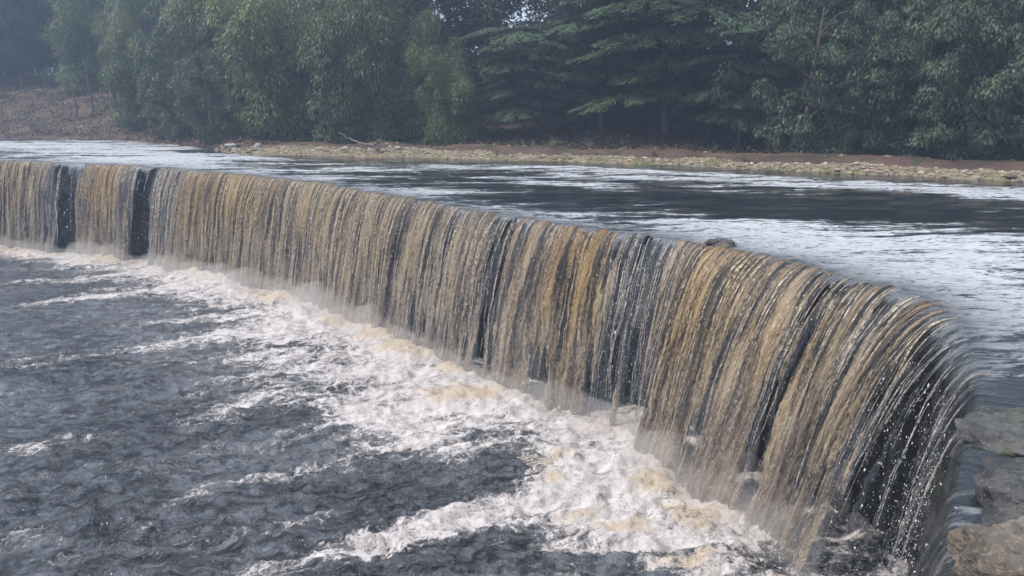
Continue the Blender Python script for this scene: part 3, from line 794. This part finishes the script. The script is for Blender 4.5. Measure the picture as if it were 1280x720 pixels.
# dry twiggy shrubs on the bank
def twigs(seed, h, n=44, m=8):
    r = np.random.default_rng(seed)
    a = r.uniform(0, 6.28, n); tilt = r.uniform(0.05, 0.6, n); hh = h * r.uniform(.5, 1, n)
    u = np.linspace(0, 1, m)[None, :]
    P = np.stack([np.cos(a)[:, None] * tilt[:, None] * hh[:, None] * u, np.sin(a)[:, None] * tilt[:, None] * hh[:, None] * u, hh[:, None] * u * (1 - .15 * u)], -1)
    P += r.normal(0, 0.02, P.shape) * u[..., None]
    return tubes(P, (0.009 * (1 - .7 * u)) * np.ones((n, 1)), 4)
for k, (px, py, h, lab) in enumerate([(692, 188, .7, 'bleached upright twigs of a dry shrub on the red bank below the layered trees'), (738, 186, .5, 'low dry shrub right of the bleached upright twigs'),
                                      (622, 190, .6, 'dry shrub at the right foot of the low bright bamboo'), (820, 193, .55, 'dry shrub on the bar below the dark gap in the layered trees'),
                                      (936, 198, .45, 'small dry shrub on the crest of the gravel bar below the drooping grey tree')]):
    x, y = unproject(px, py, 0.3); z = float(ground_z(np.array(x), np.array(y + .6)))
    V, Fq = twigs(50 + k, h)
    o = link('dry_shrub', mesh_from('dry_shrub', V, Fq, M['dry']), None, (x, y + .6, max(z, bar_z(x, y)) - .05)); tag(o, lab, 'shrub', 'dry shrubs on the far bank')

# ------------------------------------------------------------------ trees
def leaves(C, D, Lg, Wd, tone, r, flat=0.0):
    """diamond leaves at C pointing along D"""
    n = len(C)
    D = D / (np.linalg.norm(D, axis=1, keepdims=True) + 1e-9)
    up = r.normal(0, 1, (n, 3)); up[:, 2] += flat * 6
    Sd = np.cross(D, up); Sd /= np.linalg.norm(Sd, axis=1, keepdims=True) + 1e-9
    a = C; b = C + D * Lg[:, None] * .45 + Sd * Wd[:, None] * .5; c = C + D * Lg[:, None]; d = C + D * Lg[:, None] * .45 - Sd * Wd[:, None] * .5
    V = np.stack([a, b, c, d], 1).reshape(-1, 3)
    return V, np.arange(4 * n).reshape(n, 4), np.repeat(tone, 4)

def leaves_n(C, D, Nn, Lg, Wd, tone):
    """diamond leaves along D whose faces look towards Nn"""
    n = len(C)
    D = D / (np.linalg.norm(D, axis=1, keepdims=True) + 1e-9)
    Sd = np.cross(D, Nn); Sd /= np.linalg.norm(Sd, axis=1, keepdims=True) + 1e-9
    V = np.stack([C, C + D * Lg[:, None] * .45 + Sd * Wd[:, None] * .5, C + D * Lg[:, None], C + D * Lg[:, None] * .45 - Sd * Wd[:, None] * .5], 1).reshape(-1, 3)
    return V, np.arange(4 * n).reshape(n, 4), np.repeat(tone, 4)

def puffs(r, cen, rad, nl, tone, lg, wd, hang=.9, squash=.8, noise=.45, zmin=.15):
    """foliage as many small clumps: leaves lie on the outside of each clump and hang from it"""
    C = []; Dv = []; Nn = []; Tn = []; Ls = []
    for c, a, n, t in zip(cen, rad, nl, tone):
        e = r.normal(0, 1, (n, 3)); e /= np.linalg.norm(e, axis=1, keepdims=True)
        e[:, 2] = np.where((e[:, 2] < -.2) & (r.random(n) < .6), -e[:, 2], e[:, 2])
        lump = 1 + .3 * vnoise(e[:, 0] * 2.2 + c[0] * 3, e[:, 1] * 2.2 + c[1] * 3, e[:, 2] * 2.2 + c[2], 400)
        q = a * lump * r.uniform(.35, 1.0, n) ** .45
        p = c + e * q[:, None] * [1, 1, squash]
        p[:, 2] -= hang * .35 * a * (e[:, 0] ** 2 + e[:, 1] ** 2)
        nn = e + np.array([0, 0, .35]) + r.normal(0, noise, (n, 3))
        d = e * .55 + np.array([0, 0, -hang]) + r.normal(0, .35, (n, 3))
        C.append(p); Dv.append(d); Nn.append(nn); Tn.append(np.clip(t + r.normal(0, .11, n), 0, .9))
    C = np.vstack(C); Dv = np.vstack(Dv); Nn = np.vstack(Nn); Tn = np.concatenate(Tn)
    Tn = np.where(r.random(len(Tn)) < .012, 1.0, Tn)
    C[:, 2] = np.maximum(C[:, 2], zmin)
    return leaves_n(C, Dv, Nn, r.uniform(.65, 1.35, len(C)) * lg, r.uniform(.7, 1.3, len(C)) * wd, Tn)

def bamboo_mesh(seed, H, nc=13):
    r = np.random.default_rng(seed)
    m = 24; u = np.linspace(0, 1, m)
    a = r.uniform(0, 6.28, nc); rad = r.uniform(0.1, 1, nc) ** .5
    lean = r.uniform(.08, .3, nc) * H * rad
    hh = H * r.uniform(.55, 1.0, nc)
    droop = r.uniform(.04, .2, nc) * H
    b0 = np.stack([np.cos(a) * rad * .7, np.sin(a) * rad * .7, 0 * a], -1)
    P = np.zeros((nc, m, 3))
    for i in range(nc):
        o = lean[i] * u ** 1.9
        P[i, :, 0] = b0[i, 0] + np.cos(a[i]) * o; P[i, :, 1] = b0[i, 1] + np.sin(a[i]) * o
        P[i, :, 2] = hh[i] * u - droop[i] * u ** 4 - .1
    cane = tubes(P, .045 * (1 - .8 * u)[None, :] * np.ones((nc, 1)), 5)
    cen = []; rd = []; nl = []; tn = []
    for i in range(nc):
        k = 6
        t = np.clip((np.arange(k) + r.uniform(-.4, .4, k)) / k * .9 + .12, .08, 1)
        ct = np.clip(r.normal(.42, .15), .1, .75)
        for tt in t:
            p0 = np.array([np.interp(tt, u, P[i, :, q]) for q in range(3)])
            ang = a[i] + r.normal(0, 1.0); rr = r.uniform(.1, 1.0) * (1.25 - .7 * tt)
            cen.append(p0 + [math.cos(ang) * rr, math.sin(ang) * rr, -.1])
            R_ = r.uniform(.55, 1.05) * (1.15 - .35 * tt); rd.append(R_); nl.append(int(680 * R_ ** 1.8 + 40)); tn.append(np.clip(ct + r.normal(0, .09), .05, .85))
    return cane, puffs(r, cen, rd, nl, tn, .23, .054, 1.0, .95)

def limbs_mesh(r, H, ends, r0):
    """trunk and limbs to the given ends"""
    m = 12; u = np.linspace(0, 1, m)
    T = []; Rr = []
    tp = np.stack([.25 * np.sin(u * 2.5) * H / 9, .2 * np.sin(u * 3.2 + 1) * H / 9 - .16 * H / 9, u * H * .86 - .15], -1)
    T.append(tp); Rr.append(r0 * (1.25 - 1.05 * u))
    for e in ends:
        h0 = np.clip(e[2] / (H * .86) - r.uniform(.1, .24), .12, .92)
        s = np.array([np.interp(h0, u, tp[:, k]) for k in range(3)])
        p = s + (e - s) * u[:, None]; p[:, 2] += .35 * np.sin(u * np.pi) * r.uniform(-.3, 1)
        T.append(p); Rr.append(r0 * .42 * (1 - h0 * .5) * (1 - .8 * u))
    return tubes(np.array(T), np.array(Rr), 6)

def tier_mesh(seed, H, R, z0=.26, n=24):
    """wide flat layers of feathery leaves, drooping at their rims"""
    r = np.random.default_rng(seed)
    C = []; Dv = []; Nn = []; Tn = []; ends = []
    for i in range(n):
        zf = z0 + (1 - z0) * (i + r.random()) / n
        z = H * zf
        env = R * (0.55 + 0.45 * math.sin(math.pi * min(1, (1 - zf) / (1 - z0) * .7 + .25)))
        a = i * 2.4 + r.uniform(-.5, .5); d = env * r.uniform(.3, 1)
        c = np.array([math.cos(a) * d, math.sin(a) * d, z - .1 * d]); ends.append(c)
        w = r.uniform(.85, 1.45) * R / 2.7
        nl = int(1000 * r.uniform(.8, 1.2) * w)
        th = r.uniform(0, 6.28, nl); nf = r.integers(7, 12)
        th = np.round(th / 6.28 * nf) / nf * 6.28 + r.normal(0, .13, nl)
        q = w * r.uniform(0, 1, nl) ** .6
        e = np.stack([np.cos(th) * q * 1.25, np.sin(th) * q * 1.25, r.normal(0, .04, nl) - .17 * q ** 1.5], -1)
        e[:, 2] -= .22 * (e[:, 0] * math.cos(a) + e[:, 1] * math.sin(a))
        C.append(c + e); dd = e.copy(); dd[:, 2] -= .25; dd += r.normal(0, .2, dd.shape)
        nn = np.stack([np.cos(th) * q * .4 + math.cos(a) * .3, np.sin(th) * q * .4 + math.sin(a) * .3, np.ones(nl)], -1) + r.normal(0, .25, (nl, 3))
        Dv.append(dd); Nn.append(nn); Tn.append(np.clip(r.normal(.45, .12) + r.normal(0, .12, nl), 0, .9))
    C = np.vstack(C); Dv = np.vstack(Dv); Nn = np.vstack(Nn); Tn = np.concatenate(Tn)
    lf = leaves_n(C, Dv, Nn, r.uniform(.16, .30, len(C)), r.uniform(.07, .12, len(C)), Tn)
    return limbs_mesh(r, H, ends[::2], .13), lf

def broad_mesh(seed, H, R, z0=.2, n=64, weep=.4):
    r = np.random.default_rng(seed)
    cen = []; rd = []; nl = []; tn = []; ends = []
    for i in range(n):
        zf = z0 + (1 - z0) * (i + r.random()) / n
        env = R * math.sin(math.pi * min(.97, .1 + .9 * ((1 - zf) / (1 - z0)) ** .75)) ** .6
        a = i * 2.4 + r.uniform(-.6, .6); d = env * r.uniform(.3, 1) ** .5
        c = np.array([math.cos(a) * d, math.sin(a) * d, H * zf - .4]); ends.append(c)
        ct = np.clip(r.normal(.42, .15), .05, .8)
        for j in range(3):
            o = r.normal(0, 1, 3) * [.45, .45, .3] * R / 3
            R_ = r.uniform(.34, .66) * R / 2.9
            cen.append(c + o); rd.append(R_); nl.append(int(560 * R_ ** 1.7 + 30)); tn.append(np.clip(ct + r.normal(0, .08), .05, .85))
    lf = puffs(r, cen, rd, nl, tn, .17, .068, weep + .25, .75, .45, .1)
    return limbs_mesh(r, H, ends[::3], .16), lf

def proto(kind, wood, lf, leafmat, woodmat):
    return (mesh_from(kind + '_wood', wood[0], wood[1], M[woodmat]), mesh_from(kind + '_crown', lf[0], lf[1], M[leafmat], dict(tone=lf[2]), smooth=False))
PROTO = {}
for i in range(3):
    PROTO['bamboo', i] = proto('bamboo', *bamboo_mesh(200 + i, 10.0), 'bamboo', 'cane')
    PROTO['tier', i] = proto('tier', *tier_mesh(220 + i, 8.0, 3.4), 'tier', 'bark')
    PROTO['broad', i] = proto('broad', *broad_mesh(240 + i, 10.0, 3.2), 'broad', 'bark')
    PROTO['weep', i] = proto('weep', *broad_mesh(260 + i, 7.0, 2.5, .04, 40, 1.1), 'broad', 'bark')
KN = {'bamboo': ('bamboo_clump', 'bamboo', 'stem'), 'tier': ('layered_tree', 'tree', 'trunk'), 'broad': ('broadleaf_tree', 'tree', 'trunk'), 'weep': ('drooping_tree', 'tree', 'trunk')}
GN = {'bamboo': 'bamboo clumps on the far bank', 'tier': 'layered trees on the far bank', 'broad': 'broadleaf trees on the far bank', 'weep': 'drooping trees on the far bank'}
NOM = {'bamboo': 10.0, 'tier': 8.0, 'broad': 10.0, 'weep': 7.0}
tcount = [0]
def tree(kind, px, behind, H, label, wide=1.0):
    """a tree standing `behind` metres back from the water, where the photo column px meets it"""
    a = (px - 640) / F
    y = 30.0
    for _ in range(20):
        x = a * (y * math.cos(PITCH) + 0.5); y = float(shore(x)) + behind
    x = a * (y * math.cos(PITCH) + 0.5)
    z = float(ground_z(np.array([x]), np.array([y]))[0]) - .1
    i = tcount[0]; tcount[0] += 1
    nm, cat, wn = KN[kind]
    t = empty(nm, (x, y, z), (i * 2.399) % 6.283)
    s = H / NOM[kind]; t.scale = (s * wide, s * wide, s)
    tag(t, label, cat, GN[kind])
    wd, cr = PROTO[kind, i % 3]
    link(wn, wd, t); link('crown', cr, t)
    return t
# front row, left to right
tree('broad', -40, 10, 9.5, 'dark round tree at the top of the red bank, cut by the left picture edge', 1.15)
tree('broad', 36, 11.5, 10.5, 'dark green tree at the head of the red slope, second from the left', 1.1)
tree('bamboo', 128, 9, 10.5, 'leafy clump lit on its left side above two thin bare trunks on the red bank', 1.1)
tree('bamboo', 185, 3.2, 8.0, 'smaller clump hanging low over the water where the red bank ends')
tree('weep', 236, 2.2, 6.2, 'drooping dark bush tree at the water right of the red bank')
tree('weep', 206, 1.6, 3.4, 'low dark bush hanging over the water between the red bank and the gravel bar')
tree('weep', 160, 3.2, 3.6, 'low bush at the right foot of the red bank')
tree('weep', 268, 1.8, 4.6, 'dark drooping tree at the left tip of the gravel bar')
tree('broad', 28, 13, 6.0, 'low bushy tree filling the head of the red slope')
tree('bamboo', 278, 6, 11.5, 'dark tall bamboo left of the tallest bright plume')
tree('bamboo', 335, 5.5, 11.5, 'tall bright bamboo plume above the left tip of the gravel bar', 1.05)
tree('bamboo', 392, 9, 12, 'dark bamboo between two bright plumes behind the gravel bar')
tree('bamboo', 440, 6, 10.5, 'bright bamboo plume just left of and behind the driftwood stump')
tree('bamboo', 505, 6.5, 9.6, 'bright bamboo plume standing just right of the driftwood stump')
tree('bamboo', 566, 5.2, 6.6, 'low bright green bamboo reaching down to the gravel bar, last before the layered trees', .95)
tree('tier', 655, 8, 5.3, 'low layered tree right of the bright low bamboo, above the red bank')
tree('tier', 750, 10, 8.0, 'layered tree whose pale trunk shows above the red bank', .95)
tree('tier', 832, 8.5, 8.0, 'widest layered tree with pale flat tiers, above the middle of the right water', 1.15)
tree('tier', 922, 7, 5.2, 'low layered tree overhanging the bank right of the widest layered tree', 1.0)
tree('weep', 1008, 5.2, 6.8, 'grey green drooping tree left of the pale hanging stems', 1.1)
tree('weep', 1082, 5.2, 5.4, 'drooping tree trailing pale hanging stems to the gravel bar')
tree('weep', 1140, 4.8, 5.2, 'rounded drooping tree behind the three white stones', 1.15)
tree('weep', 1215, 5.2, 6.6, 'drooping tree with an arched top near the right edge', 1.15)
tree('weep', 1285, 4.8, 6.0, 'drooping tree cut by the right edge of the picture', 1.1)
# second row
for px, bh, H, kd, lab in [(-90, 16, 13, 'broad', 'tall tree behind the round tree at the left edge'), (10, 19, 14, 'broad', 'tall dim tree behind the head of the red slope'),
                           (85, 15, 13, 'broad', 'dim tree filling the dark hollow left of the two thin trunks'), (165, 15, 14, 'bamboo', 'tall bamboo behind the clump that is lit on its left'),
                           (232, 14, 13.5, 'bamboo', 'tall dim bamboo behind the drooping dark bush tree'), (300, 16, 14.5, 'bamboo', 'tallest dim bamboo behind the bright plume at the bar tip'),
                           (372, 15, 14, 'broad', 'dark tree behind the two bright bamboo plumes'), (452, 15, 14, 'bamboo', 'tall dim bamboo above the driftwood stump'),
                           (528, 14, 13, 'broad', 'dark tree behind the low bright bamboo'), (572, 14, 12.0, 'broad', 'dark tall tree between the bamboo and the layered trees'),
                           (652, 20, 5.4, 'tier', 'layered tree standing under the sparkle of sky at the top'), (752, 15, 9.4, 'broad', 'dim round tree behind the pale trunked layered tree'),
                           (770, 17, 12.5, 'broad', 'dim tree above the pale trunked layered tree'), (822, 16, 11, 'broad', 'dim tree behind the widest layered tree'),
                           (882, 13, 6.2, 'broad', 'low dim tree between the widest layered tree and the right sky gap'), (1008, 14, 11, 'broad', 'dim tree just right of the bright sky gap'),
                           (1040, 12, 11, 'weep', 'tall grey green drooping tree behind the pale hanging stems'), (1105, 13, 10.5, 'broad', 'dim tree above the rounded drooping tree'),
                           (1165, 12, 11.5, 'weep', 'tall drooping tree above the three white stones'), (1232, 13, 11, 'broad', 'dim tree above the arched drooping tree'),
                           (1300, 11, 11, 'weep', 'tall drooping tree beyond the right edge'), (1370, 10, 10, 'broad', 'dim tree outside the right edge'),
                           (-170, 14, 12, 'broad', 'tree standing outside the left edge of the picture')]:
    tree(kd, px, bh, H, lab, 1.15)
# two thin bare trunks on the red bank
for px, py, h, lab in [(93, 152, 2.2, 'shorter bare trunk, left of two on the red bank'), (113, 148, 2.7, 'taller bare trunk, right of two on the red bank')]:
    a = (px - 640) / F; y = 53.0; x = a * (y * math.cos(PITCH)); z = float(ground_z(np.array([x]), np.array([y]))[0])
    u_ = np.linspace(0, 1, 10)
    V, Fq = tubes(np.stack([.06 * np.sin(u_ * 5), 0 * u_, u_ * h - .1], -1)[None], (.07 * (1 - .35 * u_))[None], 7)
    tag(link('bare_trunk', mesh_from('bare_trunk', V, Fq, M['bark']), None, (x, y, z)), lab, 'tree trunk', 'bare trunks on the red bank')

# the wood that goes on behind, one mass, and the undergrowth under the trees
r = np.random.default_rng(77)
def mass(n_cl, place, leafn, lsz, seed, spread):
    r = np.random.default_rng(seed)
    C = []; Dv = []; Tn = []
    c = place(r, n_cl); ct = np.clip(r.normal(.35, .15, n_cl), 0, .8)
    cc = np.repeat(c, leafn, 0); e = r.normal(0, 1, (len(cc), 3)) * spread
    d = e + r.normal(0, .4, e.shape); d[:, 2] -= .5
    tn = np.clip(np.repeat(ct, leafn) + r.normal(0, .13, len(cc)), 0, .9)
    k = len(cc)
    return leaves(cc + e, d, r.uniform(.6, 1.3, k) * lsz, r.uniform(.3, .5, k) * lsz, tn, r)
def far_place(r, n):
    x = r.uniform(-75, 60, n); b = r.uniform(22, 40, n); y = shore(x) + b
    top = 11.5 + 2.2 * fbm(x * .16, b * .05, oct=3, seed=300) + .06 * (b - 22)
    pxx = 640 + F * x / (y * math.cos(PITCH) + .5)
    top = np.minimum(top, 16 - 11.5 * np.maximum(np.exp(-((pxx - 667) / 20) ** 2), np.maximum(np.exp(-((pxx - 922) / 14) ** 2), .9 * np.exp(-((pxx - 1225) / 20) ** 2))))
    z = ground_z(x, y) + top * r.random(n) ** np.where(x < -18, 1.7, .7)
    return np.stack([x, y, z], -1)
lf = mass(1900, far_place, 60, .40, 78, np.array([.8, .8, .6]))
tag(link('far_wood', mesh_from('far_wood', lf[0], lf[1], M['broad'], dict(tone=lf[2]), smooth=False)), kind='stuff')
def under_place(r, n):
    x = r.uniform(-50, 30, n); b = r.uniform(5.5, 28, n)
    b = np.where(x < XB - 2, b + 5 + 6 * r.random(n), b); gap = (x > unproject(610, 190)[0]) & (x < unproject(900, 190)[0])
    b = np.where(gap & (b < 11), b + 8, b); y = shore(x) + b
    return np.stack([x, y, ground_z(x, y) + r.uniform(0, 1.3, n) * (.5 + .5 * vnoise(x * .4, y * .4, None, 301))], -1)
lf = mass(1500, under_place, 50, .22, 79, np.array([.45, .45, .28]))
tag(link('undergrowth', mesh_from('undergrowth', lf[0], lf[1], M['broad'], dict(tone=lf[2]), smooth=False)), kind='stuff')

def slope_place(r, n):
    x = np.concatenate([r.uniform(-50, XB + 2, n - n // 3), r.uniform(-3, 14, n // 3)])
    b = np.where(x < XB + 2, r.uniform(.3, 10, n), r.uniform(3.6, 9, n)); y = shore(x) + b
    return np.stack([x, y, ground_z(x, y) + .03], -1)
M['dry_grass'] = mat_leaf('dry_grass', (0.06, 0.04, 0.028), (0.15, 0.105, 0.07), (0.25, 0.2, 0.14))
lf = mass(1500, slope_place, 34, .2, 80, np.array([.32, .32, .07]))
tag(link('dry_brush', mesh_from('dry_brush', lf[0], lf[1], M['dry_grass'], dict(tone=lf[2]), smooth=False)), kind='stuff')

# ------------------------------------------------------------------ haze
HZ = Nodes('river_haze')
pv = HZ.n('VolumePrincipled'); pv.inputs['Color'].default_value = (0.6, 0.75, 1.0, 1); pv.inputs['Density'].default_value = 0.0023
pv.inputs['Anisotropy'].default_value = 0.3
HZ.done(vol=pv.outputs[0])
x0, x1, y0, y1, z0, z1 = -135, 105, -32, 135, -5.6, 19
V = np.array([(a, b, c) for a in (x0, x1) for b in (y0, y1) for c in (z0, z1)], float)
Fq = np.array([[0, 1, 3, 2], [4, 6, 7, 5], [0, 4, 5, 1], [2, 3, 7, 6], [0, 2, 6, 4], [1, 5, 7, 3]])
tag(link('haze', mesh_from('haze', V, Fq, HZ.m, smooth=False)), kind='stuff')

# ------------------------------------------------------------------ light, sky, camera
SUN_EL, SUN_AZ = math.radians(54), math.radians(-92)      # azimuth from +Y (away from the camera), negative = left
sd_ = Vector((math.sin(SUN_AZ) * math.cos(SUN_EL), math.cos(SUN_AZ) * math.cos(SUN_EL), math.sin(SUN_EL)))
sun = bpy.data.lights.new('sun', 'SUN'); sun.energy = 4.0; sun.angle = math.radians(2.0); sun.color = (1.0, 0.95, 0.88)
so = bpy.data.objects.new('sun', sun); COL.objects.link(so); so.location = (0, 0, 30)
so.rotation_euler = (-sd_).to_track_quat('-Z', 'Y').to_euler()
w = bpy.data.worlds.new('World'); scene.world = w; w.use_nodes = True
nt = w.node_tree; bg = nt.nodes['Background']
sky = nt.nodes.new('ShaderNodeTexSky'); sky.sky_type = 'NISHITA'; sky.sun_disc = False
sky.sun_elevation = SUN_EL; sky.sun_rotation = SUN_AZ; sky.air_density = 1.0; sky.dust_density = 3.0; sky.ozone_density = 1.0
bg.inputs[1].default_value = 0.15
# thin bright cloud over most of the sky
tc = nt.nodes.new('ShaderNodeTexCoord'); cn = nt.nodes.new('ShaderNodeTexNoise'); cn.inputs['Scale'].default_value = 2.2; cn.inputs['Detail'].default_value = 5
cm = nt.nodes.new('ShaderNodeMapping'); cm.inputs['Scale'].default_value = (1, 1, 2.2)
nt.links.new(tc.outputs['Generated'], cm.inputs[0]); nt.links.new(cm.outputs[0], cn.inputs['Vector'])
mr = nt.nodes.new('ShaderNodeMapRange'); mr.inputs[1].default_value = .3; mr.inputs[2].default_value = .65; mr.inputs[3].default_value = .55; mr.inputs[4].default_value = .9
nt.links.new(cn.outputs[0], mr.inputs[0])
mx = nt.nodes.new('ShaderNodeMix'); mx.data_type = 'RGBA'; nt.links.new(mr.outputs[0], mx.inputs[0]); nt.links.new(sky.outputs[0], mx.inputs[6])
mx.inputs[7].default_value = (6.2, 7.0, 8.4, 1); nt.links.new(mx.outputs[2], bg.inputs[0])

cam = bpy.data.cameras.new('camera'); cam.sensor_width = 36; cam.lens = F / 1280 * 36; cam.clip_end = 2000; cam.clip_start = 0.05
co = bpy.data.objects.new('camera', cam); COL.objects.link(co); co.location = (0, 0, CAM_Z)
co.rotation_euler = (math.pi / 2 - PITCH, 0, 0)
scene.camera = co
scene.view_settings.view_transform = 'Standard'; scene.view_settings.look = 'None'
scene.view_settings.exposure = 0.2; scene.view_settings.gamma = 1.0
scene.render.engine = 'CYCLES'
cy_ = scene.cycles
cy_.use_denoising = True
try: cy_.denoiser = 'OPENIMAGEDENOISE'
except Exception: pass
cy_.max_bounces = 8; cy_.transparent_max_bounces = 24; cy_.volume_bounces = 1; cy_.diffuse_bounces = 3; cy_.glossy_bounces = 3; cy_.transmission_bounces = 4
cy_.sample_clamp_indirect = 6.0
